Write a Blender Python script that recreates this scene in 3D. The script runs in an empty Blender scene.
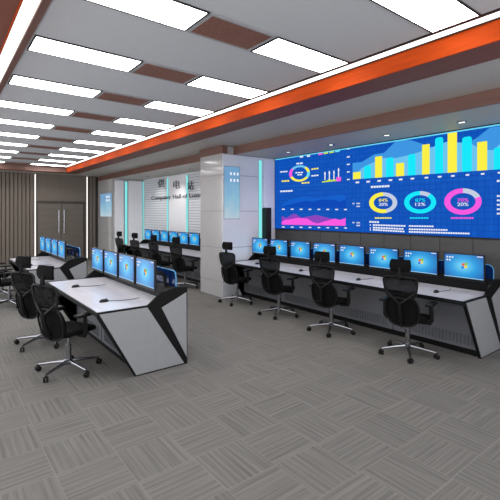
import bpy, bmesh, math, random
from mathutils import Vector, Matrix
random.seed(7)
PI = math.pi
scene = bpy.context.scene
COL = scene.collection

# ------------------------------------------------------------------ camera constants
F, HZ, YAW, CH = 405.0, 213.0, math.radians(37.9), 1.79
S, C = math.sin(YAW), math.cos(YAW)

# ------------------------------------------------------------------ materials
def srgb(r, g, b):
    f = lambda v: (v / 255 / 12.92) if v / 255 <= 0.04045 else ((v / 255 + 0.055) / 1.055) ** 2.4
    return (f(r), f(g), f(b), 1)

def new_mat(name):
    m = bpy.data.materials.new(name); m.use_nodes = True
    nt = m.node_tree
    return m, nt, nt.nodes['Principled BSDF']

def mat(name, rgb, rough=0.5, metal=0.0, var=0.06, scale=12, spec=0.5, bump=0.0, stretch=(1, 1, 1)):
    m, nt, p = new_mat(name)
    c = srgb(*rgb)
    tc = nt.nodes.new('ShaderNodeTexCoord'); mp = nt.nodes.new('ShaderNodeMapping')
    mp.inputs['Scale'].default_value = stretch
    nz = nt.nodes.new('ShaderNodeTexNoise'); nz.inputs['Scale'].default_value = scale; nz.inputs['Detail'].default_value = 4
    nt.links.new(tc.outputs['Object'], mp.inputs['Vector']); nt.links.new(mp.outputs['Vector'], nz.inputs['Vector'])
    rp = nt.nodes.new('ShaderNodeValToRGB')
    lo = tuple(max(0, v * (1 - var)) for v in c[:3]) + (1,); hi = tuple(min(1, v * (1 + var)) for v in c[:3]) + (1,)
    rp.color_ramp.elements[0].color = lo; rp.color_ramp.elements[0].position = 0.3
    rp.color_ramp.elements[1].color = hi; rp.color_ramp.elements[1].position = 0.7
    nt.links.new(nz.outputs['Fac'], rp.inputs['Fac']); nt.links.new(rp.outputs['Color'], p.inputs['Base Color'])
    p.inputs['Roughness'].default_value = rough; p.inputs['Metallic'].default_value = metal
    p.inputs['Specular IOR Level'].default_value = spec
    if bump:
        b = nt.nodes.new('ShaderNodeBump'); b.inputs['Strength'].default_value = bump; b.inputs['Distance'].default_value = 0.01
        nt.links.new(nz.outputs['Fac'], b.inputs['Height']); nt.links.new(b.outputs['Normal'], p.inputs['Normal'])
    return m

def emit(name, rgb, strength=1.0, base=None):
    m, nt, p = new_mat(name)
    c = srgb(*rgb)
    p.inputs['Base Color'].default_value = (0.003, 0.003, 0.003, 1)
    p.inputs['Roughness'].default_value = 0.6
    p.inputs['Specular IOR Level'].default_value = 0.0
    p.inputs['Emission Color'].default_value = c
    p.inputs['Emission Strength'].default_value = strength
    return m

M = {}
M['ceiling'] = mat('ceiling_grey', (184, 185, 187), 0.8, var=0.03, scale=60)
M['soffit'] = mat('soffit_grey', (172, 165, 157), 0.55, var=0.03, scale=30)
M['brown'] = mat('brown_panel', (112, 78, 68), 0.5, var=0.12, scale=3, stretch=(6, 0.4, 6))
M['brown_under'] = mat('brown_underside', (112, 64, 50), 0.55, var=0.12, scale=3, stretch=(6, 0.4, 6), spec=0.3)
M['orange'] = mat('orange_wood', (172, 60, 4), 0.75, var=0.15, spec=0.15, scale=5, stretch=(4, 0.5, 9))
M['black_gap'] = mat('black_trim', (26, 25, 25), 0.6)
M['wood'] = mat('back_wall_wood', (114, 103, 93), 0.55, var=0.06, scale=4, stretch=(6, 6, 0.5))
M['wood_door'] = mat('door_wood', (108, 99, 90), 0.5, var=0.08, scale=4, stretch=(0.6, 6, 7))
M['slat_gap'] = mat('slat_gap', (56, 49, 43), 0.7)
M['frame_wood'] = mat('door_frame_wood', (70, 62, 55), 0.5, var=0.12, scale=4)
M['tile'] = mat('wall_tile_grey', (172, 170, 170), 0.09, var=0.03, scale=2)
M['tile_pale'] = mat('pale_tile', (228, 231, 238), 0.12, var=0.03, scale=2)
M['tile_seam'] = mat('tile_seam', (120, 120, 124), 0.6)
M['dark_wall'] = mat('dark_wall_panel', (80, 78, 78), 0.45, var=0.06, scale=6)
M['louver'] = mat('louver_panel', (222, 224, 230), 0.3, var=0.04)
M['white_panel'] = mat('white_panel', (244, 243, 248), 0.25, var=0.02)
M['cyan_led'] = emit('cyan_led', (128, 224, 226), 1.1)
M['led'] = emit('white_led', (255, 252, 248), 2.2)
M['panel_light'] = emit('panel_light', (255, 255, 255), 10.0)
M['wall_led'] = emit('wall_led', (255, 250, 244), 1.3)
M['downlight'] = emit('downlight_glass', (255, 252, 245), 3.0)
M['vent'] = mat('vent_brown', (128, 86, 72), 0.5, var=0.15, scale=30)
M['vent_frame'] = mat('vent_frame', (150, 148, 150), 0.5)
M['laminate'] = mat('white_laminate', (224, 221, 229), 0.18, var=0.05, scale=3, stretch=(4, 0.7, 1))
M['shelf'] = mat('grey_shelf_laminate', (120, 112, 112), 0.12, var=0.12, scale=4, stretch=(1, 6, 1))
M['desk_black'] = mat('desk_black', (11, 11, 12), 0.5, var=0.2, spec=0.2)
M['desk_grey'] = mat('desk_grey_panel', (146, 147, 150), 0.45, var=0.03)
M['desk_front'] = mat('desk_front_grey', (102, 103, 108), 0.45, var=0.04)
M['vent_dark'] = mat('desk_vent', (84, 85, 89), 0.5)
M['bezel'] = mat('black_plastic', (14, 14, 16), 0.35, var=0.1, spec=0.3)
M['chair_black'] = mat('chair_black', (12, 12, 13), 0.5, var=0.2, scale=40, spec=0.25)
M['fabric'] = mat('chair_fabric', (11, 11, 12), 0.9, var=0.35, scale=180, bump=0.3, spec=0.15)
M['chrome'] = mat('chrome', (158, 158, 163), 0.22, metal=1.0, var=0.03)
M['rubber'] = mat('caster_rubber', (13, 13, 13), 0.5, spec=0.25)
M['handle'] = mat('steel_handle', (205, 205, 208), 0.25, metal=1.0, var=0.03)
M['grille'] = mat('speaker_grille', (20, 20, 22), 0.8, var=0.4, scale=200)
M['sign'] = mat('sign_lettering', (70, 74, 82), 0.4)

def mesh_fabric():
    m, nt, p = new_mat('chair_mesh')
    p.inputs['Base Color'].default_value = srgb(12, 12, 13); p.inputs['Roughness'].default_value = 0.85; p.inputs['Specular IOR Level'].default_value = 0.15
    tr = nt.nodes.new('ShaderNodeBsdfTransparent'); mx = nt.nodes.new('ShaderNodeMixShader')
    tc = nt.nodes.new('ShaderNodeTexCoord'); vz = nt.nodes.new('ShaderNodeTexNoise'); vz.inputs['Scale'].default_value = 700
    mr = nt.nodes.new('ShaderNodeMapRange'); mr.inputs['From Min'].default_value = 0.3; mr.inputs['From Max'].default_value = 0.7
    mr.inputs['To Min'].default_value = 0.68; mr.inputs['To Max'].default_value = 0.88
    nt.links.new(tc.outputs['Object'], vz.inputs['Vector']); nt.links.new(vz.outputs['Fac'], mr.inputs['Value'])
    nt.links.new(mr.outputs['Result'], mx.inputs['Fac']); nt.links.new(tr.outputs[0], mx.inputs[1]); nt.links.new(p.outputs[0], mx.inputs[2])
    nt.links.new(mx.outputs[0], nt.nodes['Material Output'].inputs['Surface'])
    return m
M['mesh'] = mesh_fabric()

def acrylic(name, rgb, alpha):
    m, nt, p = new_mat(name)
    p.inputs['Base Color'].default_value = srgb(*rgb); p.inputs['Roughness'].default_value = 0.12
    tr = nt.nodes.new('ShaderNodeBsdfTransparent'); mx = nt.nodes.new('ShaderNodeMixShader')
    tr.inputs['Color'].default_value = srgb(120, 170, 230)
    mx.inputs['Fac'].default_value = alpha
    nt.links.new(tr.outputs[0], mx.inputs[1]); nt.links.new(p.outputs[0], mx.inputs[2])
    nt.links.new(mx.outputs[0], nt.nodes['Material Output'].inputs['Surface'])
    return m
M['blue_acrylic'] = acrylic('blue_acrylic', (16, 48, 106), 0.82)
M['cyan_edge'] = mat('acrylic_edge', (82, 156, 208), 0.25)

def carpet():
    m, nt, p = new_mat('carpet_tiles')
    N, L = nt.nodes.new, nt.links.new
    tc = N('ShaderNodeTexCoord'); sp = N('ShaderNodeSeparateXYZ'); L(tc.outputs['Object'], sp.inputs[0])
    def math_(op, a, b=None):
        n = N('ShaderNodeMath'); n.operation = op
        for i, v in enumerate((a, b)):
            if v is None: continue
            if isinstance(v, (int, float)): n.inputs[i].default_value = v
            else: L(v, n.inputs[i])
        return n.outputs[0]
    T = 0.42
    ux = math_('DIVIDE', math_('SUBTRACT', sp.outputs[0], 2.33), T); uy = math_('DIVIDE', math_('SUBTRACT', sp.outputs[1], 3.42), T)
    ix = math_('FLOOR', ux); iy = math_('FLOOR', uy)
    par = math_('FLOORED_MODULO', math_('ADD', ix, iy), 2)      # 0 -> stripes along x
    fx = math_('SUBTRACT', ux, ix); fy = math_('SUBTRACT', uy, iy)
    # across / along coordinates swap with the parity
    def lerp(a, b): return math_('ADD', math_('MULTIPLY', a, math_('SUBTRACT', 1, par)), math_('MULTIPLY', b, par))
    across = lerp(sp.outputs[1], sp.outputs[0]); along = lerp(sp.outputs[0], sp.outputs[1])
    cb = N('ShaderNodeCombineXYZ'); L(math_('MULTIPLY', across, 75), cb.inputs[0]); L(math_('MULTIPLY', along, 1.6), cb.inputs[1]); L(math_('ADD', math_('MULTIPLY', ix, 3.7), math_('MULTIPLY', iy, 7.3)), cb.inputs[2])
    nz = N('ShaderNodeTexNoise'); nz.inputs['Scale'].default_value = 1.0; nz.inputs['Detail'].default_value = 3; L(cb.outputs[0], nz.inputs['Vector'])
    wn = N('ShaderNodeTexWhiteNoise'); wn.noise_dimensions = '2D'
    c2 = N('ShaderNodeCombineXYZ'); L(ix, c2.inputs[0]); L(iy, c2.inputs[1]); L(c2.outputs[0], wn.inputs['Vector'])
    fine = N('ShaderNodeTexNoise'); fine.inputs['Scale'].default_value = 240; L(tc.outputs['Object'], fine.inputs['Vector'])
    sn = math_('MULTIPLY', math_('SINE', math_('MULTIPLY', across, 2 * PI / 0.052)), 0.07)
    v = math_('ADD', math_('ADD', math_('ADD', nz.outputs['Fac'], sn), math_('MULTIPLY', math_('SUBTRACT', wn.outputs['Value'], 0.5), 0.06)), math_('MULTIPLY', math_('SUBTRACT', fine.outputs['Fac'], 0.5), 0.35))
    v = math_('ADD', v, math_('MULTIPLY', math_('SUBTRACT', par, 0.5), -0.02))
    rp = N('ShaderNodeValToRGB'); L(v, rp.inputs['Fac'])
    rp.color_ramp.elements[0].position = 0.25; rp.color_ramp.elements[0].color = srgb(101, 99, 96)
    rp.color_ramp.elements[1].position = 0.78; rp.color_ramp.elements[1].color = srgb(129, 126, 122)
    # pale seam at each tile's edge
    e = math_('MINIMUM', math_('MINIMUM', fx, math_('SUBTRACT', 1, fx)), math_('MINIMUM', fy, math_('SUBTRACT', 1, fy)))
    seam = math_('LESS_THAN', e, 0.012)
    mx = N('ShaderNodeMix'); mx.data_type = 'RGBA'; L(math_('MULTIPLY', seam, 0.3), mx.inputs['Factor'])
    L(rp.outputs['Color'], mx.inputs['A']); mx.inputs['B'].default_value = srgb(146, 142, 137)
    L(mx.outputs['Result'], p.inputs['Base Color'])
    p.inputs['Roughness'].default_value = 0.95; p.inputs['Specular IOR Level'].default_value = 0.15
    b = N('ShaderNodeBump'); b.inputs['Strength'].default_value = 0.25; b.inputs['Distance'].default_value = 0.005
    L(v, b.inputs['Height']); L(b.outputs['Normal'], p.inputs['Normal'])
    return m
M['carpet'] = carpet()

def desktop_screen():
    """computer desktop picture: blue, with a pale glow and a green-gold shimmer at lower left"""
    m, nt, p = new_mat('desktop_picture')
    N, L = nt.nodes.new, nt.links.new
    tc = N('ShaderNodeTexCoord')
    mp = N('ShaderNodeMapping'); mp.inputs['Location'].default_value = (0, -0.5, -0.5)
    L(tc.outputs['Generated'], mp.inputs['Vector'])
    ln = N('ShaderNodeVectorMath'); ln.operation = 'LENGTH'
    ms = N('ShaderNodeVectorMath'); ms.operation = 'MULTIPLY'; ms.inputs[1].default_value = (0, 1.5, 1.35)
    L(mp.outputs[0], ms.inputs[0]); L(ms.outputs[0], ln.inputs[0])
    rp = N('ShaderNodeValToRGB'); L(ln.outputs['Value'], rp.inputs['Fac'])
    rp.color_ramp.elements[0].position = 0.0; rp.color_ramp.elements[0].color = srgb(120, 220, 248)
    rp.color_ramp.elements[1].position = 0.95; rp.color_ramp.elements[1].color = srgb(8, 84, 168)
    e = rp.color_ramp.elements.new(0.45); e.color = srgb(34, 158, 224)
    sp = N('ShaderNodeSeparateXYZ'); L(tc.outputs['Generated'], sp.inputs[0])
    gl = N('ShaderNodeVectorMath'); gl.operation = 'DISTANCE'; gl.inputs[1].default_value = (0.5, 0.82, 0.2)
    L(tc.outputs['Generated'], gl.inputs[0])
    mr = N('ShaderNodeMapRange'); mr.inputs['To Max'].default_value = 1.6; mr.inputs['From Min'].default_value = 0.42; mr.inputs['From Max'].default_value = 0.0
    L(gl.outputs['Value'], mr.inputs['Value'])
    nz = N('ShaderNodeTexNoise'); nz.inputs['Scale'].default_value = 5; L(tc.outputs['Generated'], nz.inputs['Vector'])
    mm = N('ShaderNodeMath'); mm.operation = 'MULTIPLY'; L(mr.outputs[0], mm.inputs[0]); L(nz.outputs['Fac'], mm.inputs[1])
    mx = N('ShaderNodeMix'); mx.data_type = 'RGBA'; L(mm.outputs[0], mx.inputs['Factor']); L(rp.outputs['Color'], mx.inputs['A'])
    mx.inputs['B'].default_value = srgb(236, 250, 206)
    p.inputs['Base Color'].default_value = (0.01, 0.01, 0.01, 1); p.inputs['Roughness'].default_value = 0.25
    L(mx.outputs['Result'], p.inputs['Emission Color']); p.inputs['Emission Strength'].default_value = 1.0
    return m
M['desktop'] = desktop_screen()

def pale_display():
    m, nt, p = new_mat('pale_display_picture')
    N, L = nt.nodes.new, nt.links.new
    tc = N('ShaderNodeTexCoord'); sp = N('ShaderNodeSeparateXYZ'); L(tc.outputs['Generated'], sp.inputs[0])
    nz = N('ShaderNodeTexNoise'); nz.inputs['Scale'].default_value = 2.5; L(tc.outputs['Generated'], nz.inputs['Vector'])
    ad = N('ShaderNodeMath'); ad.operation = 'MULTIPLY_ADD'; L(nz.outputs['Fac'], ad.inputs[0]); ad.inputs[1].default_value = 0.5; L(sp.outputs[2], ad.inputs[2])
    rp = N('ShaderNodeValToRGB'); L(ad.outputs[0], rp.inputs['Fac'])
    rp.color_ramp.elements[0].position = 0.25; rp.color_ramp.elements[0].color = srgb(196, 218, 228)
    rp.color_ramp.elements[1].position = 1.15; rp.color_ramp.elements[1].color = srgb(122, 172, 214)
    e = rp.color_ramp.elements.new(0.65); e.color = srgb(150, 200, 226)
    p.inputs['Base Color'].default_value = (0.02, 0.02, 0.02, 1); p.inputs['Roughness'].default_value = 0.2
    L(rp.outputs['Color'], p.inputs['Emission Color']); p.inputs['Emission Strength'].default_value = 0.8
    return m
M['pale_display'] = pale_display()

def wall_screen():
    m, nt, p = new_mat('data_wall_blue')
    N, L = nt.nodes.new, nt.links.new
    tc = N('ShaderNodeTexCoord'); mp = N('ShaderNodeMapping'); mp.inputs['Scale'].default_value = (1, 1, 1)
    br = N('ShaderNodeTexBrick'); br.offset = 0
    br.inputs['Scale'].default_value = 1; br.inputs['Brick Width'].default_value = 0.09; br.inputs['Row Height'].default_value = 0.09
    br.inputs['Mortar Size'].default_value = 0.006
    br.inputs['Color1'].default_value = srgb(10, 82, 186); br.inputs['Color2'].default_value = srgb(14, 88, 192); br.inputs['Mortar'].default_value = srgb(8, 74, 174)
    sw = N('ShaderNodeSeparateXYZ'); cb = N('ShaderNodeCombineXYZ')
    L(tc.outputs['Object'], sw.inputs[0]); L(sw.outputs[1], cb.inputs[0]); L(sw.outputs[2], cb.inputs[1])
    L(cb.outputs[0], br.inputs['Vector'])
    p.inputs['Base Color'].default_value = (0.002, 0.002, 0.002, 1); p.inputs['Roughness'].default_value = 0.6; p.inputs['Specular IOR Level'].default_value = 0.03
    L(br.outputs['Color'], p.inputs['Emission Color']); p.inputs['Emission Strength'].default_value = 1.0
    return m
M['wall_blue'] = wall_screen()
for n, rgb in dict(e_white=(235, 240, 250), e_yellow=(252, 240, 70), e_cyan=(20, 232, 250), e_magenta=(250, 90, 225), e_purple=(140, 70, 190),
                   e_area=(62, 150, 226), e_area2=(110, 196, 240), e_deep=(8, 72, 184), e_mid=(18, 94, 202), e_grey=(196, 206, 226), e_line=(24, 100, 200),
                   e_green=(190, 226, 60), e_topglow=(110, 220, 246), e_red=(236, 96, 44), e_leaf=(130, 200, 60), e_sky=(50, 130, 230), e_gold=(250, 210, 60),
                   e_task=(150, 200, 236)).items():
    M[n] = emit(n, rgb, 1.0)

# ------------------------------------------------------------------ mesh helpers
class MB:
    def __init__(self): self.bm = bmesh.new()
    def box(self, x0, x1, y0, y1, z0, z1, bev=0.0, seg=2):
        r = bmesh.ops.create_cube(self.bm, size=1.0)
        for v in r['verts']:
            v.co = Vector((x0 + (v.co.x + .5) * (x1 - x0), y0 + (v.co.y + .5) * (y1 - y0), z0 + (v.co.z + .5) * (z1 - z0)))
        if bev:
            es = list({e for v in r['verts'] for e in v.link_edges})
            bmesh.ops.bevel(self.bm, geom=es, offset=bev, segments=seg, affect='EDGES', profile=0.5)
        return self
    def prism(self, poly, axis, a, b, bev=0.0):
        """poly in the plane across the axis: 'y' -> (x,z), 'x' -> (y,z), 'z' -> (x,y)"""
        def P(p, t):
            if axis == 'y': return (p[0], t, p[1])
            if axis == 'x': return (t, p[0], p[1])
            return (p[0], p[1], t)
        A = [self.bm.verts.new(P(p, a)) for p in poly]; B = [self.bm.verts.new(P(p, b)) for p in poly]
        fs = [self.bm.faces.new(A), self.bm.faces.new(B[::-1])]
        n = len(poly)
        for i in range(n): fs.append(self.bm.faces.new((A[i], B[i], B[(i + 1) % n], A[(i + 1) % n])))
        bmesh.ops.recalc_face_normals(self.bm, faces=fs)
        if bev:
            bmesh.ops.bevel(self.bm, geom=list({e for f in fs for e in f.edges}), offset=bev, segments=2, affect='EDGES', profile=0.5)
        return self
    def loft(self, rings, cap=True):
        R = [[self.bm.verts.new(p) for p in r] for r in rings]; n = len(R[0]); fs = []
        for a, b in zip(R, R[1:]):
            for i in range(n): fs.append(self.bm.faces.new((a[i], a[(i + 1) % n], b[(i + 1) % n], b[i])))
        if cap: fs.append(self.bm.faces.new(R[0][::-1])); fs.append(self.bm.faces.new(R[-1]))
        bmesh.ops.recalc_face_normals(self.bm, faces=fs)
        return self
    def tube(self, pts, r, n=8, closed=False, flat=1.0):
        pts = [Vector(p) for p in pts]; rings = []
        N = len(pts); rr = r if isinstance(r, (list, tuple)) else [r] * N
        prev = None
        for i, p in enumerate(pts):
            if closed: t = pts[(i + 1) % N] - pts[i - 1]
            else: t = pts[min(i + 1, N - 1)] - pts[max(i - 1, 0)]
            t.normalize()
            if prev is None:
                u = Vector((0, 0, 1)).cross(t)
                if u.length < 0.1: u = Vector((1, 0, 0)).cross(t)
            else: u = prev - t * prev.dot(t)
            u.normalize(); prev = u; w = t.cross(u)
            rings.append([p + u * rr[i] * math.cos(2 * PI * k / n) + w * rr[i] * flat * math.sin(2 * PI * k / n) for k in range(n)])
        if closed: rings.append(rings[0]); return self.loft(rings, cap=False) if False else self._closed(rings[:-1])
        return self.loft(rings)
    def _closed(self, rings):
        R = [[self.bm.verts.new(p) for p in r] for r in rings]; n = len(R[0]); fs = []
        for j in range(len(R)):
            a, b = R[j], R[(j + 1) % len(R)]
            for i in range(n): fs.append(self.bm.faces.new((a[i], a[(i + 1) % n], b[(i + 1) % n], b[i])))
        bmesh.ops.recalc_face_normals(self.bm, faces=fs)
        return self
    def cyl(self, c, axis, r, h, n=20, r2=None):
        c = Vector(c); ax = {'x': Vector((1, 0, 0)), 'y': Vector((0, 1, 0)), 'z': Vector((0, 0, 1))}[axis]
        u = Vector((0, 1, 0)) if axis != 'y' else Vector((1, 0, 0)); w = ax.cross(u); r2 = r if r2 is None else r2
        ring = lambda o, q: [c + ax * o + u * q * math.cos(2 * PI * k / n) + w * q * math.sin(2 * PI * k / n) for k in range(n)]
        b = min(0.15 * h, 0.15 * r)
        return self.loft([ring(-h / 2, r - b), ring(-h / 2 + b, r), ring(h / 2 - b, r2), ring(h / 2, r2 - b)])
    def grid(self, fn, nu, nv, th):
        """closed thin curved panel; fn(u, v) -> point; thickness along +x"""
        A = [[self.bm.verts.new(fn(i / nu, j / nv)) for j in range(nv + 1)] for i in range(nu + 1)]
        B = [[self.bm.verts.new(Vector(fn(i / nu, j / nv)) + Vector((th, 0, 0))) for j in range(nv + 1)] for i in range(nu + 1)]
        fs = []
        for G, s in ((A, 1), (B, -1)):
            for i in range(nu):
                for j in range(nv):
                    q = (G[i][j], G[i + 1][j], G[i + 1][j + 1], G[i][j + 1]); fs.append(self.bm.faces.new(q[::s]))
        per = [(i, 0) for i in range(nu)] + [(nu, j) for j in range(nv)] + [(i, nv) for i in range(nu, 0, -1)] + [(0, j) for j in range(nv, 0, -1)]
        for k in range(len(per)):
            a, b = per[k], per[(k + 1) % len(per)]
            fs.append(self.bm.faces.new((A[a[0]][a[1]], B[a[0]][a[1]], B[b[0]][b[1]], A[b[0]][b[1]])))
        bmesh.ops.recalc_face_normals(self.bm, faces=fs)
        return self
    def build(self, name, m, parent=None, label=None, smooth=False):
        me = bpy.data.meshes.new(name); self.bm.to_mesh(me); self.bm.free()
        if isinstance(m, str): m = M[m]
        me.materials.append(m)
        if smooth:
            for p in me.polygons: p.use_smooth = True
            try: me.set_sharp_from_angle(angle=math.radians(38))
            except Exception: pass
        o = bpy.data.objects.new(name, me); COL.objects.link(o)
        if parent: o.parent = parent
        if label: o['label'] = label
        return o

def tag(o, label, cat, group=None):
    o['label'] = label; o['category'] = cat
    if group: o['group'] = group
    return o
def thing(name, label, cat, loc=(0, 0, 0), rz=0, group=None):
    o = bpy.data.objects.new(name, None); COL.objects.link(o)
    o.location = loc; o.rotation_euler = (0, 0, rz); o.empty_display_size = 0.1
    return tag(o, label, cat, group)
def struct(name, mb, m, parent=None, smooth=False):
    o = mb.build(name, m, parent, smooth=smooth)
    if not parent: o['kind'] = 'structure'
    return o
def sub(parent, name, mb, m): return mb.build(name, m, parent)
def copy_tree(o, parent=None):
    c = o.copy(); COL.objects.link(c)
    if parent: c.parent = parent
    for ch in list(o.children): copy_tree(ch, c)
    return c

ORD = ['first', 'second', 'third', 'fourth', 'fifth', 'sixth', 'seventh', 'eighth', 'ninth', 'tenth', 'eleventh', 'twelfth']

# ------------------------------------------------------------------ room shell
XS = 6.25            # screen wall
ZC, ZO, ZS = 3.39, 3.21, 3.05    # raised tray, outer ceiling, soffit in front of the screen wall
YB = 16.3            # back wall
X0, Y0 = -1.3, -1.2  # edge of what is built behind the camera

struct('floor', MB().box(X0, XS + .2, Y0, YB + .2, -0.1, 0.0), 'carpet')

# raised centre of the ceiling with grey boards
struct('ceiling', MB().box(0.46, 3.64, Y0, 15.1, ZC + .03, ZC + .12), 'ceiling')
o = MB()
o.box(0.686, 3.48, Y0, 15.05, ZC + 0.001, ZC + .032)
struct('ceiling_board', o, 'ceiling')
struct('trim_1', MB().box(0.631, 0.686, Y0, 15.05, ZC - .02, ZC + .03), 'brown')
struct('trim_2', MB().box(3.48, 3.516, Y0, 15.05, ZC - .008, ZC + .03), 'black_gap')
struct('trim_3', MB().box(3.627, 3.645, Y0, 15.1, ZC - .012, ZC + .03), 'black_gap')
# orange band round the tray, brown underside
struct('trim_4', MB().box(3.645, 3.66, Y0, 15.12, ZO - .005, ZC + .1), 'orange')
struct('trim_5', MB().box(0.42, 3.70, 15.12, 15.18, ZO - .005, ZC + .1), 'brown')
struct('trim_6', MB().box(0.452, 0.463, Y0, 15.12, ZO - .005, ZC + .1), 'orange')
struct('trim_7', MB().box(3.66, 4.09, Y0, 15.6, ZO, ZO + .1), 'brown_under')
struct('trim_8', MB().box(-.02, 3.70, 15.18, 15.6, ZO, ZO + .1), 'brown_under')
struct('trim_9', MB().box(-.02, 0.452, Y0, 15.18, ZO, ZO + .1), 'brown_under')
o = MB(); o.box(4.09, 5.07, Y0, YB, ZO + .008, ZO + .1); o.box(X0, 4.09, 15.6, YB, ZO + .008, ZO + .1); o.box(X0, -.02, Y0, 15.6, ZO + .008, ZO + .1)
struct('ceiling_outer', o, 'soffit')
struct('trim_11', MB().box(5.07, 5.12, Y0, YB, ZS - .004, ZO + .1), 'brown')
struct('ceiling_soffit', MB().box(5.12, XS + .2, Y0, YB, ZS, ZS + .08), 'soffit')

# right wall behind the screen and the sign
o = MB(); o.box(XS + .03, XS + .2, Y0, YB, 0, ZS)
struct('wall_right', o, 'dark_wall')
o = MB()
for k in range(14):
    y = 0.2 + k * .5
    o.box(XS + .022, XS + .031, y, y + .488, 0.1, 1.42)
struct('wall_right_panels', o, 'dark_wall')
# louvred sign wall
o = MB(); z = 0.0
while z < ZS - .05:
    o.box(XS + .005, XS + .03, 7.99, 14.6, z, z + .075, 0.004); z += .085
struct('wall_right_louvres', o, 'louver')

# near pillar: front face X=4.78, near side Y=7.09
def pillar(name, x0, x1, y0, y1, top, mfill, n):
    p = MB(); seams = [0.0, .33, 1.05, 1.83, 2.6, top]
    for a, b in zip(seams, seams[1:]): p.box(x0, x1, y0, y1, a + .004, b - .004, 0.003, 1)
    w = struct(name, p, mfill)
    struct('seam', MB().box(x0 + .006, x1, y0 + .006, y1 - .006, 0, top), 'tile_seam', w)
    return w
pillar('wall_pillar_near', 4.78, XS + .03, 7.09, 7.98, ZO, 'tile', 1)
struct('trim_12', MB().box(4.766, 4.9, 7.07, 7.99, ZS, ZO + .01), 'brown')
o = MB(); sm = [0.0, .33, 1.05, 1.83, 2.6, 3.04]
for a, b in zip(sm, sm[1:]): o.box(4.785, XS - .03, 7.078, 7.0935, a + .004, b - .004, 0.002, 1)
struct('wall_pillar_cladding', o, 'tile_pale')
pillar('wall_pillar_far', 5.09, XS + .03, 14.62, YB, ZS + .02, 'tile', 2)

# back wall: vertical slats beside flat panels and the double door
o = MB(); o.box(X0, XS + .2, YB, YB + .2, 0, ZO + .1)
struct('wall_back', o, 'wood')
xl1, xl2 = .175 * YB, .2856 * YB         # the two upright strip lights
struct('wall_back_backing', MB().box(X0, xl1 - .06, YB - .006, YB + .002, 0, ZO).box(xl2 + .06, 5.08, YB - .006, YB + .002, 0, ZO), 'slat_gap')
o = MB()
x = X0
while x < xl1 - .14:
    o.box(x, x + .098, YB - .035, YB + .01, 0, ZO, 0.006, 1); x += .125
x = xl2 + .1
while x < 5.0:
    o.box(x, x + .098, YB - .035, YB + .01, 0, ZO, 0.006, 1); x += .125
struct('wall_back_slats', o, 'wood')
dx0, dx1, dz = 2.93, 4.52, 2.14
o = MB()
o.box(xl1 + .05, xl2 - .05, YB - .03, YB, dz + .1, ZO)
o.box(xl1 + .05, dx0 - .06, YB - .03, YB, 0, dz + .1); o.box(dx1 + .06, xl2 - .05, YB - .03, YB, 0, dz + .1)
struct('wall_back_panel', o, 'wood')
dr = MB(); dr.box(dx0 - .05, dx1 + .05, YB - .06, YB - .001, dz, dz + .08); dr.box(dx0 - .05, dx0, YB - .06, YB - .001, 0, dz); dr.box(dx1, dx1 + .05, YB - .06, YB - .001, 0, dz)
door = struct('door_1', dr, 'frame_wood')
mid = (dx0 + dx1) / 2
for a, b, hx in ((dx0 + .005, mid - .004, mid - .09), (mid + .004, dx1 - .005, mid + .09)):
    lf = MB(); z = .01
    while z < dz - .05:
        lf.box(a, b, YB - .045, YB - .005, z, min(z + .232, dz - .005), 0.004, 1); z += .238
    leaf = sub(door, 'door_leaf', lf, 'wood_door')
    h = MB(); h.cyl((hx, YB - .1, 1.48), 'z', .016, .85, 10)
    for zz in (1.15, 1.8): h.cyl((hx, YB - .07, zz), 'y', .01, .06, 8)
    sub(leaf, 'door_handle', h, 'handle')

for n, (xx, lab) in enumerate(((xl1, 'upright white strip light on the slatted back wall, left of the double door'),
                               (xl2, 'upright white strip light on the back wall, right of the double door'))):
    t = thing('wall_strip_light', lab, 'wall light', (xx, YB - .036, 0), 0, 'upright strip lights on the back wall')
    MB().box(-.032, .032, -.012, .036, 0.0, ZO - .01).build('housing', 'vent_frame', t)
    MB().box(-.019, .019, -.022, -.012, 0.03, ZO - .02).build('diffuser', 'wall_led', t)

# cyan strips on walls
def cyan(loc, dx, dy, z0, z1, lab):
    z0 = .011
    t = thing('accent_strip_light', lab, 'wall light', loc, 0, 'turquoise strip lights')
    MB().box(-dx, dx, -dy, dy, z0, z1).build('diffuser', 'cyan_led', t)
    MB().box(-dx - .01, dx + .01, -dy * .5, dy * .5 + .0, z0 - .01, z1 + .01).build('housing', 'vent_frame', t) if dx > dy else \
        MB().box(-dx * .5, dx * .5, -dy - .01, dy + .01, z0 - .01, z1 + .01).build('housing', 'vent_frame', t)
def XY(px): t = (px - 250) / F; return (S + t * C) / (C - t * S)      # X / Y of a sight line
cyan((XY(260) * 7.08, 7.078, 0), .045, .012, 0.3, 2.98, 'turquoise strip light up the side of the near pillar, beside the video wall')
cyan((XY(126) * 14.61, 14.608, 0), .045, .012, 0.3, 2.95, 'turquoise strip light on the far pillar between two pale panels')
for px, lab in ((143.5, 'turquoise strip light in the corner where the sign wall meets the far pillar'),
                (168, 'turquoise strip light left of the bright panel on the sign wall'),
                (187.5, 'turquoise strip light right of the bright panel on the sign wall')):
    cyan((XS - .006, XS / XY(px), 0), .01, .05, 0.3, 2.98, lab)
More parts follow.
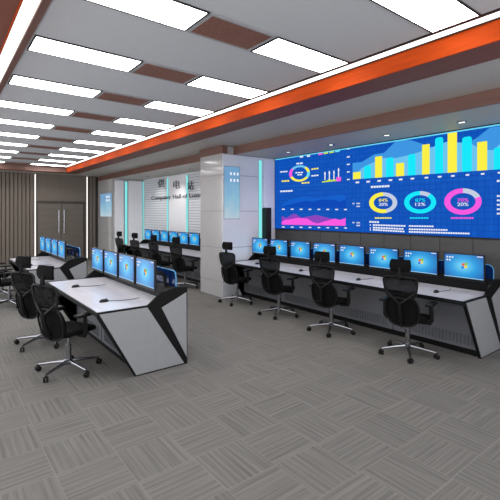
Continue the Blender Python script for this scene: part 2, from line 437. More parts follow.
# pale panels on the walls
def wall_panel(lab, mb, m='white_panel'): tag(mb.build('wall_panel', m), lab, 'panel', 'pale wall panels')
wall_panel('bright white wall panel behind the lettering between two turquoise strip lights', MB().box(XS - .012, XS + .004, XS / XY(187.5) + .08, XS / XY(168) - .08, .05, 3.0, .004))
wall_panel('white wall panel on the far pillar left of its turquoise strip', MB().box(5.15, XY(126) * 14.61 - .09, 14.6, 14.618, .05, 2.98, .004))
wall_panel('white wall panel on the far pillar right of its turquoise strip', MB().box(XY(126) * 14.61 + .09, 6.2, 14.6, 14.618, .05, 2.98, .004))
wall_panel('narrow white wall panel beside the left edge of the video wall', MB().box(XY(264) * 7.08, XY(274.5) * 7.08, 7.072, 7.088, .05, 3.0, .004))

# pale displays on the pillars
t = thing('wall_display', 'upright pale blue display with six icons on the near pillar side', 'display', (5.02, 7.088, 1.66))
MB().box(-.215, .205, -.02, .0, 0, 1.13, .004).build('frame', 'vent_frame', t)
MB().box(-.205, .195, -.024, -.02, .01, 1.12).build('screen', 'pale_display', t)
for i in range(3):
    for j in range(2): MB().box(-.06 + i * .09, -.015 + i * .09, -.028, -.024, .80 + j * .14, .86 + j * .14, .002, 1).build('icon', 'e_white', t)
t = thing('wall_display', 'wide pale blue display on the front of the far pillar', 'display', (5.088, 15.3, 1.64))
MB().box(-.02, 0, -.64, .66, 0, .9, .004).build('frame', 'vent_frame', t)
MB().box(-.024, -.02, -.62, .64, .02, .88).build('screen', 'pale_display', t)
for i in range(3):
    for j in range(2): MB().box(-.028, -.024, -.42 + i * .16, -.33 + i * .16, .58 + j * .13, .66 + j * .13, .002, 1).build('icon', 'e_white', t)

# lettering on the sign wall
def text_mesh(body, name, m, parent, y_left, y_right, z_mid, height, x, depth=.012, fit=True):
    cu = bpy.data.curves.new(name, 'FONT'); cu.body = body; cu.extrude = depth / 2; cu.size = 1.0
    ob = bpy.data.objects.new(name + '_tmp', cu); COL.objects.link(ob)
    bpy.context.view_layer.update()
    dg = bpy.context.evaluated_depsgraph_get()
    me = bpy.data.meshes.new_from_object(ob.evaluated_get(dg)); bpy.data.objects.remove(ob); bpy.data.curves.remove(cu)
    xs = [v.co.x for v in me.vertices]; ys = [v.co.y for v in me.vertices]
    if not xs: return None
    x0, x1, y0, y1 = min(xs), max(xs), min(ys), max(ys)
    for v in me.vertices:
        u = (v.co.x - x0) / (x1 - x0); w = (v.co.y - (y0 + y1) / 2) / (y1 - y0)
        v.co = Vector((x - v.co.z, y_left + u * (y_right - y_left), z_mid + w * height))
    me.flip_normals() if False else None
    me.materials.clear(); me.materials.append(M[m]); me.name = name
    o = bpy.data.objects.new(name, me); COL.objects.link(o)
    if parent: o.parent = parent
    return o
def scr(px, py, X=XS):
    r = XY(px); Y = X / r; d = X * S + Y * C
    return Y, CH + (HZ - py) * d / F
sg = thing('wall_sign', 'dark grey raised sign lettering on the louvred wall above the far console', 'sign', (0, 0, 0))
for ch, a, b, py in (('供', 158.5, 165, 183.8), ('电', 174, 180.5, 184.8), ('站', 188, 194, 186)):
    ya, z = scr(a, py); yb, _ = scr(b, py)
    text_mesh(ch, 'character', 'sign', sg, ya, yb, z, .27, XS - .022)
ya, z = scr(152, 195.5); yb, z2 = scr(203, 199.5)
text_mesh('Computer Hall of Luste', 'english_lettering', 'sign', sg, ya, yb, (z + z2) / 2, .18, XS - .022)

# ------------------------------------------------------------------ ceiling lights and vents
for side, (xa, xb), lab in (('left', (.526, .631), 'long white strip light along the left edge of the raised ceiling'),
                            ('right', (3.516, 3.627), 'long white strip light along the right edge of the raised ceiling above orange band')):
    t = thing('cove_strip_light', lab, 'ceiling light', ((xa + xb) / 2, 0, ZC), 0, 'strip lights along the raised ceiling')
    w = (xb - xa) / 2
    MB().box(-w, w, Y0, 15.05, .004, .03).build('housing', 'vent_frame', t)
    MB().box(-w + .003, w - .003, Y0 + .01, 15.04, -.004, .004).build('diffuser', 'led', t)

def make_light(w, d):
    t = thing('ceiling_light', '', 'ceiling light', (0, 0, 0), 0, 'rectangular lights in the ceiling')
    f = MB(); b = .014
    for a in ((-w / 2, w / 2, -d / 2, -d / 2 + b), (-w / 2, w / 2, d / 2 - b, d / 2), (-w / 2, -w / 2 + b, -d / 2 + b, d / 2 - b), (w / 2 - b, w / 2, -d / 2 + b, d / 2 - b)):
        f.box(*a, -.008, .004)
    f.build('frame', 'black_gap', t)
    MB().box(-w / 2 + b, w / 2 - b, -d / 2 + b, d / 2 - b, -.004, .002).build('diffuser', 'panel_light', t)
    return t
def make_vent(w, d):
    t = thing('ceiling_vent', '', 'air vent', (0, 0, 0), 0, 'brown air vents in the ceiling')
    f = MB(); b = .022
    for a in ((-w / 2, w / 2, -d / 2, -d / 2 + b), (-w / 2, w / 2, d / 2 - b, d / 2), (-w / 2, -w / 2 + b, -d / 2 + b, d / 2 - b), (w / 2 - b, w / 2, -d / 2 + b, d / 2 - b)):
        f.box(*a, -.010, .004)
    f.build('frame', 'vent_frame', t)
    g = MB(); n = 13
    for k in range(n):
        y = -d / 2 + b + (k + .2) * (d - 2 * b) / n
        g.box(-w / 2 + b, w / 2 - b, y, y + (d - 2 * b) / n * .62, -.006, .0)
    g.build('grille', 'vent', t)
    MB().box(-w / 2 + .01, w / 2 - .01, -d / 2 + .01, d / 2 - .01, -.001, .003).build('backing', 'black_gap', t)
    return t
rows = [1.84 + 1.309 * k for k in range(0, 11)]
L0 = V0 = None
for k, yf in enumerate(rows):
    yc = yf - .205
    if k == 0:
        items = (('right', 2.965, 1.03),)
    else: items = (('left', 1.22, 1.012), ('right', 2.965, 1.03))
    for side, xc, w in items:
        if side == 'left': pass
        o = make_light(1.02, .41) if L0 is None else copy_tree(L0)
        L0 = L0 or o
        o.location = (xc, yc, ZC - .003)
        if k == 0: o['label'] = 'rectangular white ceiling light nearest the camera, cut off by the frame top at right'
        else:
            row = 'nearest row' if k == 1 else ('farthest row' if k == len(rows) - 1 else ORD[k - 1] + ' row from the camera')
            o['label'] = 'rectangular white ceiling light, %s of the brown vent, %s' % (side, row)
    if k:
        v = make_vent(.68, .41) if V0 is None else copy_tree(V0)
        V0 = V0 or v
        v.location = (2.087, yc, ZC - .003)
        v['label'] = 'brown slatted ceiling vent between two white lights, %s' % ('nearest row' if k == 1 else ('farthest row' if k == len(rows) - 1 else ORD[k - 1] + ' row from the camera'))

# downlights in the soffit; the four above the sign are added to brighten that wall
for i, y in enumerate((2.62, 3.8, 4.96, 6.1, 8.6, 10.1, 11.6, 13.1)):
    where = ('fourth', 'third', 'second', 'nearest')[i] + ' to the near pillar, above the video wall' if i < 4 else ('nearest', 'second', 'third', 'farthest')[i - 4] + ' from the near pillar, added to brighten the sign wall'
    t = thing('downlight', 'small round recessed ceiling downlight, ' + where, 'ceiling light', (5.75, y, ZS), 0, 'downlights in the soffit')
    ld = bpy.data.lights.new('downlight_lamp', 'SPOT'); ld.energy = 45 if i < 4 else 60; ld.spot_size = math.radians(120); ld.spot_blend = 0.8; ld.shadow_soft_size = 0.05; ld.color = (1, .97, .92)
    lo = bpy.data.objects.new('lamp', ld); COL.objects.link(lo); lo.parent = t; lo.location = (0, 0, -.012)
    r = MB(); pts = [(math.cos(2 * PI * k / 24) * .055, math.sin(2 * PI * k / 24) * .055, -.004) for k in range(24)]
    r.tube(pts, .011, 8, closed=True); r.build('ring', 'chrome', t, smooth=True)
    MB().cyl((0, 0, -.003), 'z', .05, .006, 20).build('lens', 'downlight', t)

# ------------------------------------------------------------------ video wall
ZT, ZB = 3.035, 1.434
YL, YR = 7.05, 1.0
vw = thing('video_wall', 'large blue video wall of charts on the right wall above the consoles', 'screen', (XS, 0, 0))
MB().box(-.02, .022, YR - .02, YL + .02, ZB - .02, ZT + .012, .004).build('frame', 'bezel', vw)
MB().box(-.024, -.02, YR, YL, ZB, ZT).build('screen', 'wall_blue', vw)
LV = [0]
def poly(name, pts, m, lvl=1, par=vw):
    """a flat printed-on shape of the picture, laid on the screen plane"""
    bm = MB(); q = [scr(*p, X=XS - .024) for p in pts]
    q = [(max(YR + .01, min(YL - .01, y)), max(ZB + .01, min(ZT - .005, z))) for y, z in q]
    bm.prism(q, 'x', -.024 - .0012 * lvl, -.0235)
    return bm.build(name, m, par)
def dashes(name, segs, m, lvl=3, gap=1.1):
    """a line of tiny blocks: writing too small to read"""
    bm = MB()
    for (xa, ya, xb, yb, h) in segs:
        n = max(1, int((xb - xa) / 2.4))
        for k in range(n):
            u0 = k / n; u1 = (k + .78) / n
            P = lambda u, s: scr(xa + (xb - xa) * u, ya + (yb - ya) * u + s * h / 2, X=XS - .024)
            y0, z0 = P(u0, -1); y1, z1 = P(u1, 1)
            if y1 < YR + .02: continue
            bm.box(-.024 - .0012 * lvl, -.0235, y1, y0, z1, z0)
    return bm.build(name, m, vw)
# top glow line
MB().box(-.028, -.0235, YR, YL, ZT - .022, ZT - .003).build('top_line', 'e_topglow', vw)
# bar chart
def base(x): return 179.3 - .069 * (x - 354)
rear = [(352.6, 163), (362, 162), (374, 154.5), (384, 153), (396, 141), (402, 139.8), (412, 140.5), (421, 143.5), (432, 147), (444, 146), (456, 146), (470, 142), (478, 137), (490, 127.5), (502, 126), (515, 135), (530, 138), (545, 150)]
poly('area_chart', rear + [(545, base(545)), (352.6, base(352.6))], 'e_area', 1)
front = [(352.6, 178), (362, 168), (372, 163), (384, 158), (396, 158), (412, 154.5), (425, 150), (438, 145), (446, 142), (470, 143), (482, 150), (494, 150), (504, 140), (520, 150), (545, 160)]
poly('area_chart', front + [(545, base(545)), (352.6, base(352.6))], 'e_area2', 2)
bars = [(354, 361.5, 172, 'y'), (365, 372, 165.5, 'c'), (376, 383, 156.3, 'y'), (387, 394.5, 157.5, 'c'), (397, 405, 163, 'y'), (409, 416.5, 154, 'c'), (423, 430.5, 144.3, 'y'),
        (436, 444, 137.2, 'c'), (448.5, 457.8, 132.6, 'y'), (463, 472.6, 136.6, 'c'), (478, 488, 141.6, 'y'), (494.6, 505, 147, 'c'), (512, 523, 138, 'y')]
for a, b, tp, c in bars:
    ym, zt = scr((a + b) / 2, tp, X=XS - .024); _, zb = scr((a + b) / 2, base((a + b) / 2), X=XS - .024)
    y0, _ = scr(a, 150); y1, _ = scr(b, 150)
    q = MB(); r = .035 if c == 'c' else .008
    pr = [(y0, zb), (y0, zt - r)] + [(y0 + (y1 - y0) * (0.5 - 0.5 * math.cos(u * PI / 6)) if False else y0 - r + r * math.cos(PI / 2 * (1 - u / 4) + PI / 2), zt - r + r * math.sin(PI / 2 * u / 4)) for u in range(0)] + \
         [(y0 - r * .3, zt - r * .3), (y0 - r, zt), (y1 + r, zt), (y1 + r * .3, zt - r * .3), (y1, zt - r), (y1, zb)]
    q.prism(pr, 'x', -.029, -.0235); q.build('chart_bar', 'e_yellow' if c == 'y' else 'e_cyan', vw)
dashes('axis_marks', [(347, y, 350.5, y - .3, 1.1) for y in (148.8, 157, 164.5, 172, 179.6)], 'e_white')
dashes('axis_marks', [((a + b) / 2 - 2, base(a) + 3.2, (a + b) / 2 + 2.4, base(a) + 3, 1.5) for a, b, _, _ in bars], 'e_white')
# ring charts
def ring(name, cx, cy, rx, ry, ix, iy, a0, a1, m, tilt=0.0, lvl=2):
    """arc of a ring, clockwise degrees from the top"""
    n = max(6, int(abs(a1 - a0) / 8)); bm = MB()
    P = lambda a, qx, qy: scr(cx + qx * math.sin(math.radians(a)), cy - qy * math.cos(math.radians(a)) + tilt * qx * math.sin(math.radians(a)), X=XS - .024)
    out = [P(a0 + (a1 - a0) * k / n, rx, ry) for k in range(n + 1)]; inn = [P(a0 + (a1 - a0) * k / n, ix, iy) for k in range(n + 1)]
    for k in range(n):
        bm.prism([out[k], out[k + 1], inn[k + 1], inn[k]], 'x', -.024 - .0012 * lvl, -.0235)
    return bm.build(name, m, vw)
for cx, cy, rx, ry, cut, m in ((383.2, 202.7, 14, 10.4, 165, 'e_yellow'), (420.2, 202.3, 16, 11.2, 40, 'e_cyan'), (463, 201.5, 18.7, 13.2, 68, 'e_magenta')):
    ring('ring_chart', cx, cy, rx, ry, rx * .68, ry * .64, cut, 360, m, -.01)
    ring('ring_chart', cx, cy, rx, ry, rx * .68, ry * .64, 0, cut, 'e_grey', -.01)
for (a, b), cx, m in ((('84%', '20%'), 383.4, 'e_yellow'), (('87%', '12%'), 420.4, 'e_cyan'), (('70%', '20%'), 463, 'e_magenta')):
    for s, dy, mm in ((a, -2.0, m), (b, 2.2, 'e_white')):
        w = 4.4 if cx < 400 else 5
        if cx > 450: w = 5.6
        y0, z = scr(cx - w, 202.2 + dy, X=XS - .024); y1, _ = scr(cx + w, 202.2 + dy, X=XS - .024)
        text_mesh(s, 'figure_text', mm, vw, y0, y1, z, .052, -.027, .004)
dashes('caption', [(375, 218, 392, 218, 1.4)], 'e_yellow'); dashes('caption', [(410, 218, 429, 218, 1.4)], 'e_cyan'); dashes('caption', [(451, 218, 474, 218, 1.6)], 'e_magenta')
dashes('caption', [(371, 187, 390, 186, 2), (369.5, 221.8, 379.5, 222.2, 1.6), (280.5, 191.4, 293, 190.8, 1.6), (497, 181, 516, 180, 2)], 'e_white')
dashes('text_lines', [(370, 225, 371, 225, 1.3), (373, 225, 406, 226, 1.5), (409, 226, 434, 226.4, 1.5), (370, 228, 371, 228, 1.3), (373, 227.6, 404, 229, 1.5), (409, 229.2, 448, 230, 1.5),
                      (370, 230, 371, 230, 1.3), (373, 229.8, 405, 231.6, 1.5), (409, 231.8, 470, 233.6, 1.6)] + [(497, 196 + 4.4 * k, 524, 196 + 4.5 * k, 1.7) for k in range(5)], 'e_white')
# small ring chart upper left
for a0, a1, m in ((-50, 40, 'e_area2'), (40, 80, 'e_yellow'), (80, 125, 'e_topglow'), (125, 245, 'e_yellow'), (245, 310, 'e_magenta')):
    ring('ring_chart', 299.6, 173.4, 10.4, 8.2, 7.6, 6.2, a0, a1, m, -.06)
dashes('callout', [(296.5, 163.7, 303.5, 163.1, 1.3), (311.5, 175.9, 319, 175.2, 1.3), (280.4, 172, 288, 171.4, 1.2), (295.5, 172.8, 303.5, 172.4, 1.1), (297.5, 174.9, 302.5, 174.6, 1.1), (300, 157, 304, 156.6, 1.3), (307, 156.2, 311, 155.8, 1.3)], 'e_white')
dashes('callout', [(311.5, 169.3, 319, 168.3, 1.4), (281.8, 181.2, 289.8, 180.8, 1.4), (301.7, 183.2, 310, 182.4, 1.4)], 'e_yellow')
for a, b, m in ((318.5, 322.5, 'e_magenta'), (323.7, 328, 'e_green'), (329.5, 334, 'e_green'), (335.3, 339.7, 'e_topglow')):
    poly('legend_block', [(a, 155.2 - .17 * (a - 318.5)), (b, 155.2 - .17 * (b - 318.5)), (b, 151.9 - .17 * (b - 318.5)), (a, 151.9 - .17 * (a - 318.5))], m, 2)
poly('small_chart', [(322, 182.6), (340.5, 180.6), (340.5, 179.4), (331, 179.8), (329, 178.9), (327, 180.6), (322, 181.4)], 'e_green', 2)
poly('small_chart', [(336.5, 181.4), (341, 181), (341, 177), (336.5, 177.2)], 'e_magenta', 3)
for x, tp in ((325, 172), (329.4, 171), (334, 170.6), (338.6, 168.2)):
    poly('small_chart', [(x - .5, 180), (x + .5, 180), (x + .45, tp), (x - .45, tp)], 'e_white', 2)
    poly('small_chart', [(x - .9, tp + 2), (x, tp + 3.2), (x + .9, tp + 2), (x, tp - .4)], 'e_white', 3)
# blue hill chart and pink hill chart, lower left
poly('area_chart', [(281.5, 207.2), (281.5, 205), (288, 200.5), (297, 198), (304, 196), (312, 197.5), (322, 198), (334, 194.8), (341, 194.5), (346, 196), (346, 207.6)], 'e_mid', 1)
poly('area_chart', [(281.5, 207.2), (286, 205.5), (296, 203), (306, 200.6), (313, 201.8), (321, 199.6), (334, 199.8), (340, 201.8), (346, 199), (346, 207.6)], 'e_deep', 2)
poly('area_chart', [(281.8, 224.6), (281.8, 216), (286.5, 218), (293, 213.9), (296, 214.2), (301, 217.6), (309, 216.4), (316, 215), (327.6, 217.6), (334, 219.5), (345.6, 219), (345.6, 225.8)], 'e_purple', 1)
poly('area_chart', [(281.8, 224.6), (281.8, 222), (284.5, 220), (290, 219.4), (296.5, 217.9), (307, 218.5), (313, 222.2), (318, 223.5), (326, 221), (334, 218.6), (340.5, 220), (345.6, 218), (345.6, 225.8)], 'e_magenta', 2)
dashes('axis_marks', [(282 + 8.9 * k, 209.2 + .05 * k, 285.4 + 8.9 * k, 209.2 + .05 * k, 1.1) for k in range(8)] + [(282 + 8.9 * k, 227 + .14 * k, 285.4 + 8.9 * k, 227 + .14 * k, 1.1) for k in range(8)], 'e_white')
dashes('legend', [(352.5, 203.6, 355, 203.5, 1.3), (356.5, 203.5, 361, 203.4, 1.3), (356.5, 206.4, 361, 206.3, 1.3), (352.5, 222.5, 355, 222.6, 1.3), (356.5, 222.7, 361, 222.8, 1.3), (356.5, 225.4, 361, 225.6, 1.3)], 'e_grey')
# thin frame lines between the charts
for pts in ([(277, 186.2), (347, 184.6), (347, 184.1), (277, 185.7)], [(363, 184.3), (490, 178), (490, 177.4), (363, 183.8)]):
    poly('divider', pts, 'e_line', 1)
poly('divider', [(363, 232.5), (363.5, 232.5), (363.5, 184), (363, 184)], 'e_line', 1)
poly('divider', [(491, 236), (491.6, 236), (491.6, 178), (491, 178)], 'e_line', 1)

# ------------------------------------------------------------------ speaker behind the right console
t = thing('wall_speaker', 'tall slim black column speaker on the near pillar side, left of the video wall', 'speaker', (XY(267) * 7.0, 7.07, 0.98))
MB().box(-.082, .082, -.13, .0, 0, .93, .008).build('cabinet', 'bezel', t)
MB().box(-.07, .07, -.137, -.128, .02, .91, .003).build('grille', 'grille', t)
MB().box(-.04, .04, -.02, .018, .3, .6).build('bracket', 'bezel', t)

# ------------------------------------------------------------------ consoles
def console(x0, y0, y1, label, group):
    L = y1 - y0
    t = thing('control_console', label, 'desk', (x0, y0, 0), 0, group)
    MB().box(0.012, .86, .03, L - .03, .722, .75, .002, 1).build('worktop', 'laminate', t)
    MB().box(-.004, .012, .02, L - .02, .705, .754, .003).build('edge_trim', 'desk_black', t)
    MB().box(.852, .872, .03, L - .03, .751, .895, .003).build('riser', 'desk_black', t)
    MB().prism([(.84, .885), (.84, .903), (.91, .917), (1.05, .902), (1.05, .87), (.91, .88)], 'y', .03, L - .03).build('rear_hood', 'desk_black', t)
    MB().box(1.02, 1.045, .03, L - .03, .06, .88).build('back_panel', 'desk_grey', t)
    MB().box(.43, .45, .03, L - .03, .08, .722).build('front_panel', 'desk_front', t)
    MB().box(.46, 1.02, .03, L - .03, 0, .08).build('plinth', 'desk_black', t)
    n = max(2, round(L / 1.22)); g = L / n
    for k in range(n):
        v = MB(); m_ = 22
        for i in range(m_):
            ya = .1 + k * g + (g - .2) * i / m_
            v.box(.424, .432, ya, ya + (g - .2) / m_ * .55, .12, .25)
        v.build('vent_grille', 'vent_dark', t)
        if k: MB().box(.426, .431, k * g - .004, k * g + .004, .08, .72).build('panel_joint', 'desk_black', t)
    out = [(-.004, .757), (.55, .757), (.71, .884), (.91, .924), (1.05, .909), (1.05, .0), (.40, .0), (-.004, .70)]
    p1 = [(.018, .738), (.545, .738), (1.005, .014), (.416, .014)]
    p2 = [(.716, .710), (1.035, .848), (1.04, .075)]
    for ya, yb, yo in ((0, .03, -.004), (L - .03, L, L + .004)):
        e = MB().prism(out, 'y', ya, yb, .003).build('end_panel', 'desk_black', t)
        for q in (p1, p2):
            MB().prism(q, 'y', min(ya, yo), max(yb, yo) if yo > ya else yb - .005, .002).build('inset_panel', 'desk_grey', e, 'light grey inset panel')
    # blue rounded privacy screen along the rear
    r = .07; a, b, z0, z1 = .06, L - .06, .905, 1.10; pts = [(a, z0)]
    for k in range(7): an = PI - k * PI / 12; pts.append((a + r + r * math.cos(an), z1 - r + r * math.sin(an)))
    for k in range(7): an = PI / 2 - k * PI / 12; pts.append((b - r + r * math.cos(an), z1 - r + r * math.sin(an)))
    pts.append((b, z0))
    s = MB().prism(pts, 'x', .924, .936).build('privacy_screen', 'blue_acrylic', t, 'blue translucent privacy screen')
    MB().tube([(.93, y, z) for y, z in pts], .007, 6).build('edge_band', 'cyan_edge', s, smooth=True)
    return t
XL, XR = 1.326, 4.88
console(XL, 4.265, 6.70, 'grey and black control console at left, nearest the camera, with slanted end panel', 'control consoles')
console(XL, 8.28, 10.72, 'grey and black control console at left, farther back, near the double door', 'control consoles')
console(XR, 2.18, 7.06, 'long grey and black control console below the video wall', 'control consoles')
console(XR, 8.03, 13.1, 'long control console in the background below the sign lettering', 'control consoles')

# ------------------------------------------------------------------ monitors
def make_monitor():
    """local: base point on the console's rear hood, picture facing -x"""
    t = thing('monitor', '', 'monitor', (0, 0, 0))
    w, z0, z1, xf = .262, .152, .502, -.105
    MB().box(xf, xf + .028, -w, w, z0, z1, .004).build('bezel', 'bezel', t)
    MB().box(xf + .026, xf + .05, -.17, .17, .20, .44, .01).build('back_cover', 'bezel', t)
    s = MB().box(xf - .002, xf + .002, -w + .013, w - .013, z0 + .03, z1 - .013).build('screen', 'desktop', t)
    # four-pane flag mark, wavy
    cy, cz = -.015, .345
    for (u0, u1, v0, v1, m) in ((-1, -.06, .06, 1, 'e_red'), (.06, 1, .06, 1, 'e_leaf'), (-1, -.06, -1, -.06, 'e_sky'), (.06, 1, -1, -.06, 'e_gold')):
        q = []
        for u, v in ((u0, v0), ((u0 + u1) / 2, v0), (u1, v0), (u1, v1), ((u0 + u1) / 2, v1), (u0, v1)):
            wv = .10 * math.sin(u * 2.6); q.append((cy - (u * .036 + v * .006), cz + (v + wv * 2) * .036))
        MB().prism(q, 'x', xf - .0035, xf - .001).build('logo_pane', m, s)
    for j, n_ in enumerate((3, 2)):
        for i in range(n_):
            MB().box(xf - .0032, xf - .001, w - .04 - i * .035 - .02, w - .04 - i * .035, z1 - .045 - j * .04 - .02, z1 - .045 - j * .04).build('icon', 'e_white', s)
    MB().box(xf - .0032, xf - .001, -w + .02, -w + .09, z1 - .032, z1 - .022).build('widget', 'e_white', s)
    MB().box(xf - .0032, xf - .001, -w + .013, w - .013, z0 + .03, z0 + .041).build('taskbar', 'e_task', s)
    MB().tube([(.15, 0, .176), (.15, 0, .27), (.10, 0, .315), (xf + .045, 0, .325)], .018, 10, flat=1.3).build('stand_neck', 'bezel', t, smooth=True)
    MB().prism([(.118, .1565), (.174, .1675), (.174, .182), (.118, .171)], 'y', -.06, .06, .002).build('stand_base', 'bezel', t)
    return t
mon0 = None
def put_monitor(x0, y, label, group):
    global mon0
    o = make_monitor() if mon0 is None else copy_tree(mon0)
    mon0 = mon0 or o
    o.location = (x0 + .735, y, .7505)
    o['label'] = label; o['group'] = group
    return o
for i in range(8):
    y = 2.49 + i * .607
    w = 'nearest the camera' if i == 0 else ('farthest, by the pillar' if i == 7 else ORD[i] + ' from the camera')
    put_monitor(XR, y, 'black monitor with blue desktop on the console under the video wall, ' + w, 'monitors under the video wall')
for i in range(6):
    y = 9.52 + i * .60
    w = 'nearest the pillar' if i == 0 else ('farthest from the pillar' if i == 5 else ORD[i] + ' from the pillar')
    put_monitor(XR, y, 'black monitor with blue desktop on the far console below the sign, ' + w, 'monitors below the sign')
for i in range(4):
    w = ('nearest the camera', 'second from the camera', 'third from the camera', 'farthest from the camera')[i]
    put_monitor(XL, 4.53 + i * .592, 'black monitor with blue desktop on the near left console, ' + w, 'monitors on the near left console')
for i in range(4):
    w = ('nearest the camera', 'second from the camera', 'third from the camera', 'farthest from the camera')[i]
    put_monitor(XL, 8.52 + i * .592, 'black monitor with blue desktop on the console near the door, ' + w, 'monitors on the far left console')

# ------------------------------------------------------------------ mice
def make_mouse():
    t = thing('computer_mouse', '', 'mouse', (0, 0, 0))
    rings = []
    for k in range(9):
        a = k / 8; z = .034 * math.sin(PI / 2 * a); s = math.cos(PI / 2 * a) ** .6 if k < 8 else .02
        rings.append([Vector((.056 * s * math.cos(2 * PI * i / 20), .033 * s * math.sin(2 * PI * i / 20), z)) for i in range(20)])
    MB().loft(rings).build('shell', 'bezel', t, smooth=True)
    MB().cyl((.025, 0, .029), 'y', .010, .008, 12).build('scroll_wheel', 'vent_dark', t)
    pts = []
    for k in range(15):
        u = k / 14; pts.append((.055 + .36 * u, -.10 * math.sin(u * PI * .8), .005))
    MB().tube(pts, .0035, 6).build('cable', 'bezel', t, smooth=True)
    return t
mouse0 = None
def put_mouse(x, y, rz, label, group):
    global mouse0
    o = make_mouse() if mouse0 is None else copy_tree(mouse0)
    mouse0 = mouse0 or o
    o.location = (x, y, .7505); o.rotation_euler = (0, 0, rz); o['label'] = label; o['group'] = group
G = 'computer mice'
def on_desk(px, py):
    d = F * (CH - .76) / (py - HZ); t = (px - 250) / F
    return d * (S + t * C), d * (C - t * S)
for (px, py), lab, rz in (((437, 291.5), 'nearest the camera on the console under the video wall', .2), ((358.5, 279.5), 'second along the console under the video wall', .2),
                      ((301, 270.5), 'third along the console under the video wall', .2), ((258, 263.5), 'last along the console under the video wall, beside the pillar', .2),
                      ((104, 301), 'at the end of the near left console, closest to the camera', .05), ((75.6, 286.5), 'farther along the near left console', .05)):
    x, y = on_desk(px, py); x = max(x, (XR if px > 200 else XL) + .07)
    x = min(x, (XR if px > 200 else XL) + .30)
    put_mouse(x, y, rz, 'black corded mouse ' + lab, G)
for y, lab in ((8.95, 'nearer of two on the console by the door'), (10.1, 'farther of two on the console by the door')):
    put_mouse(XL + .15, y, .1, 'black corded mouse, ' + lab, G)

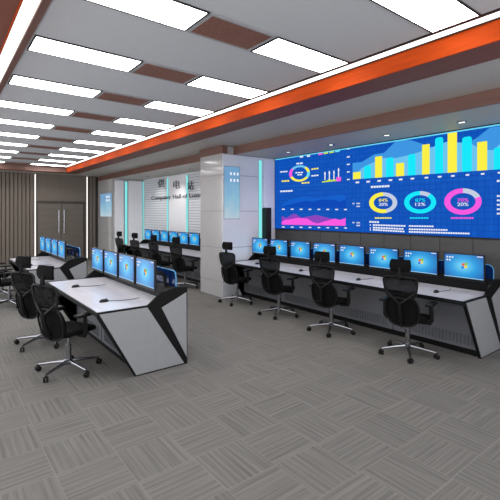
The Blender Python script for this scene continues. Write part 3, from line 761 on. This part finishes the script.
# ------------------------------------------------------------------ office chairs
def make_chair():
    """local: origin on the floor under the gas lift, facing +x"""
    t = thing('office_chair', '', 'chair', (0, 0, 0))
    def sup(u, a, b, n=3.0):
        c, s = math.cos(u), math.sin(u)
        return a * math.copysign(abs(c) ** (2 / n), c), b * math.copysign(abs(s) ** (2 / n), s)
    rings = []
    for sc, z in ((.80, .435), (.96, .445), (1.0, .468), (.97, .488), (.86, .498), (.55, .495), (.1, .492)):
        r = []
        for k in range(32):
            x, y = sup(2 * PI * k / 32, .25 * sc, .25 * sc)
            r.append(Vector((x + .02, y, z - .03 * max(0, (x - .12) / .13) ** 2 + .012 * (abs(y) / .25) ** 2)))
        rings.append(r)
    MB().loft(rings).build('seat', 'fabric', t, smooth=True)
    # upper back: mesh trapezoid in a frame
    def hw(z):
        P = [(.76, .15), (.80, .175), (.85, .188), (.91, .198), (.96, .203), (.99, .196), (1.012, .168)]
        for (a, wa), (b, wb) in zip(P, P[1:]):
            if z <= b: return wa + (wb - wa) * max(0, (z - a)) / (b - a)
        return P[-1][1]
    def bx(y, z): return -.245 - .16 * (max(z, .5) - .5) + .45 * y * y + .10 * (z - .76) ** 2
    up = lambda u, v: ((lambda z: (bx((v * 2 - 1) * hw(z), z), (v * 2 - 1) * hw(z), z))(.76 + u * .252))
    MB().grid(up, 10, 10, .006).build('upper_back_mesh', 'mesh', t, smooth=True)
    per = [(z, 1) for z in (.76, .80, .85, .91, .96, .99, 1.012)]
    loop = [(bx(hw(z), z), hw(z), z) for z, _ in per] + [(bx(y, 1.018), y, 1.018) for y in (.09, 0, -.09)] + [(bx(hw(z), z), -hw(z), z) for z, _ in per[::-1]] + [(bx(y, .755), y, .755) for y in (-.06, .06)]
    MB().tube(loop, .012, 8, closed=True).build('back_frame', 'chair_black', t, smooth=True)
    # lower lumbar lobe
    def low(u, v):
        z = .405 + u * .385; q = 1 - ((z - .5975) / .195) ** 2; w = .205 * max(.001, q) ** .36
        y = (v * 2 - 1) * w
        return (bx(y, z) + .012 + .02 * (abs(y) / .2) ** 2, y, z)
    MB().grid(low, 12, 10, .02).build('lumbar_pad', 'fabric', t, smooth=True)
    lp = []
    for k in range(28):
        a = 2 * PI * k / 28; y, zz = sup(a, .203, .197, 2.6); z = .5975 + zz
        lp.append((bx(y, z) + .014, y, z))
    MB().tube(lp, .011, 8, closed=True).build('lumbar_frame', 'chair_black', t, smooth=True)
    # Y shaped spine behind
    sp = MB()
    sp.tube([(-.06, 0, .42), (-.20, 0, .42), (-.27, 0, .50), (-.305, 0, .62), (-.315, 0, .72)], [.024, .024, .022, .020, .018], 10, flat=1.6)
    for s in (1, -1): sp.tube([(-.308, 0, .69), (-.306, s * .06, .735), (-.288, s * .13, .79), (-.268, s * .183, .85)], [.017, .016, .014, .012], 8)
    sp.build('spine', 'chair_black', t, smooth=True)
    def hd(u, v):
        z = 1.075 + u * .15; w = .128 * (1 - .10 * abs(u - .5) * 2) * (1 if .08 < u < .92 else .93)
        y = (v * 2 - 1) * w
        return (-.30 + .9 * y * y - .02 * math.sin(u * PI), y, z)
    MB().grid(hd, 8, 10, .028).build('headrest', 'fabric', t, smooth=True)
    st = MB(); st.tube([(-.300, 0, .985), (-.318, 0, 1.03), (-.322, 0, 1.07), (-.298, 0, 1.13)], [.016, .015, .014, .013], 8, flat=2.2)
    st.build('headrest_bracket', 'chair_black', t, smooth=True)
    for s in (1, -1):
        a = MB()
        a.tube([(.0, s * .16, .43), (.0, s * .27, .435), (-.005, s * .285, .47), (-.01, s * .285, .655)], [.016, .018, .02, .017], 8, flat=1.5)
        arm = a.build('armrest', 'chair_black', t, smooth=True)
        MB().box(-.13, .13, s * .285 - .045, s * .285 + .045, .655, .685, .013, 3).build('arm_pad', 'rubber', arm, smooth=True)
    MB().box(-.10, .10, -.08, .08, .395, .437, .01).build('tilt_mechanism', 'chair_black', t)
    MB().tube([(.02, -.08, .415), (.02, -.2, .41)], .007, 6).build('lever', 'chair_black', t)
    g = MB(); g.cyl((0, 0, .20), 'z', .03, .2, 16); g.cyl((0, 0, .33), 'z', .019, .14, 14); g.build('gas_lift', 'chrome', t, smooth=True)
    h = MB(); h.cyl((0, 0, .105), 'z', .046, .06, 18); h.build('base_hub', 'chrome', t, smooth=True)
    for k in range(5):
        a = 2 * PI * k / 5 - .12; c, s = math.cos(a), math.sin(a)
        MB().tube([(.03 * c, .03 * s, .11), (.17 * c, .17 * s, .098), (.335 * c, .335 * s, .078)], [.024, .018, .013], 8).build('base_leg', 'chrome', t, smooth=True)
        w = MB(); cx, cy = .34 * c, .34 * s
        b = a + .8
        for q in (-1, 1):
            ctr = Vector((cx - q * .015 * math.sin(b), cy + q * .015 * math.cos(b), .031))
            ax = Vector((-math.sin(b), math.cos(b), 0)); u = Vector((math.cos(b), math.sin(b), 0)); z_ = Vector((0, 0, 1))
            rg = lambda o_, r_: [ctr + ax * o_ + u * r_ * math.cos(2 * PI * i / 16) + z_ * r_ * math.sin(2 * PI * i / 16) for i in range(16)]
            w.loft([rg(-.011, .025), rg(-.008, .030), rg(.008, .030), rg(.011, .025)])
        w.cyl((cx, cy, .058), 'z', .009, .03, 8)
        w.build('caster', 'rubber', t, smooth=True)
    return t
ch0 = None
def put_chair(x, y, deg, label, group, base=0):
    global ch0
    o = make_chair() if ch0 is None else copy_tree(ch0)
    ch0 = ch0 or o
    for ch in o.children:
        if ch.name.split('.')[0] in ('base_leg', 'caster'): ch.rotation_euler = (0, 0, math.radians(base))
    o.location = (x, y, 0); o.rotation_euler = (0, 0, math.radians(deg)); o['label'] = label; o['group'] = group
cs = [(4.74, 2.83, 14, 'nearest the camera'), (4.75, 4.09, 12, 'second from the camera'), (4.77, 5.30, 15, 'third from the camera'), (4.77, 6.55, 13, 'farthest, beside the pillar')]
for x, y, r, w in cs: put_chair(x, y, r, 'black mesh office chair at the console under the video wall, ' + w, 'chairs under the video wall', -7)
for i, (y, r) in enumerate(((8.62, 14), (9.82, 10), (11.1, 14), (12.3, 12))):
    put_chair(4.74, y, r, 'black mesh office chair at the far console below the sign, ' + ('nearest the pillar', 'second from the pillar', 'third from the pillar', 'farthest from the pillar')[i], 'chairs below the sign')
put_chair(1.20, 4.90, 24, 'black mesh office chair at the near left console, nearest the camera', 'chairs at the left consoles', -17)
put_chair(1.16, 6.12, 30, 'black mesh office chair at the near left console, behind another chair', 'chairs at the left consoles', -22)
put_chair(1.13, 9.0, 6, 'black mesh office chair at the console near the door, nearer one', 'chairs at the left consoles')
put_chair(1.15, 10.2, 8, 'black mesh office chair at the console near the door, at the left frame edge', 'chairs at the left consoles')

# ------------------------------------------------------------------ camera, world, view
cam = bpy.data.cameras.new('camera'); co = bpy.data.objects.new('camera', cam); COL.objects.link(co)
co.location = (0, 0, CH); co.rotation_euler = (PI / 2, 0, -YAW)
cam.sensor_width = 36; cam.lens = F / 500 * 36; cam.shift_y = -(250 - HZ) / 500; cam.clip_start = 0.02
scene.camera = co
w = bpy.data.worlds.new('ambient_fill'); scene.world = w; w.use_nodes = True  # even fill added through the unbuilt left and front sides to lift the ceiling
bg = w.node_tree.nodes['Background']; bg.inputs['Color'].default_value = (0.95, 0.97, 1.0, 1); bg.inputs['Strength'].default_value = 2.1
vs = scene.view_settings
vs.view_transform = 'Standard'; vs.look = 'None'; vs.gamma = 1.0; vs.use_curve_mapping = False; vs.exposure = 0.0
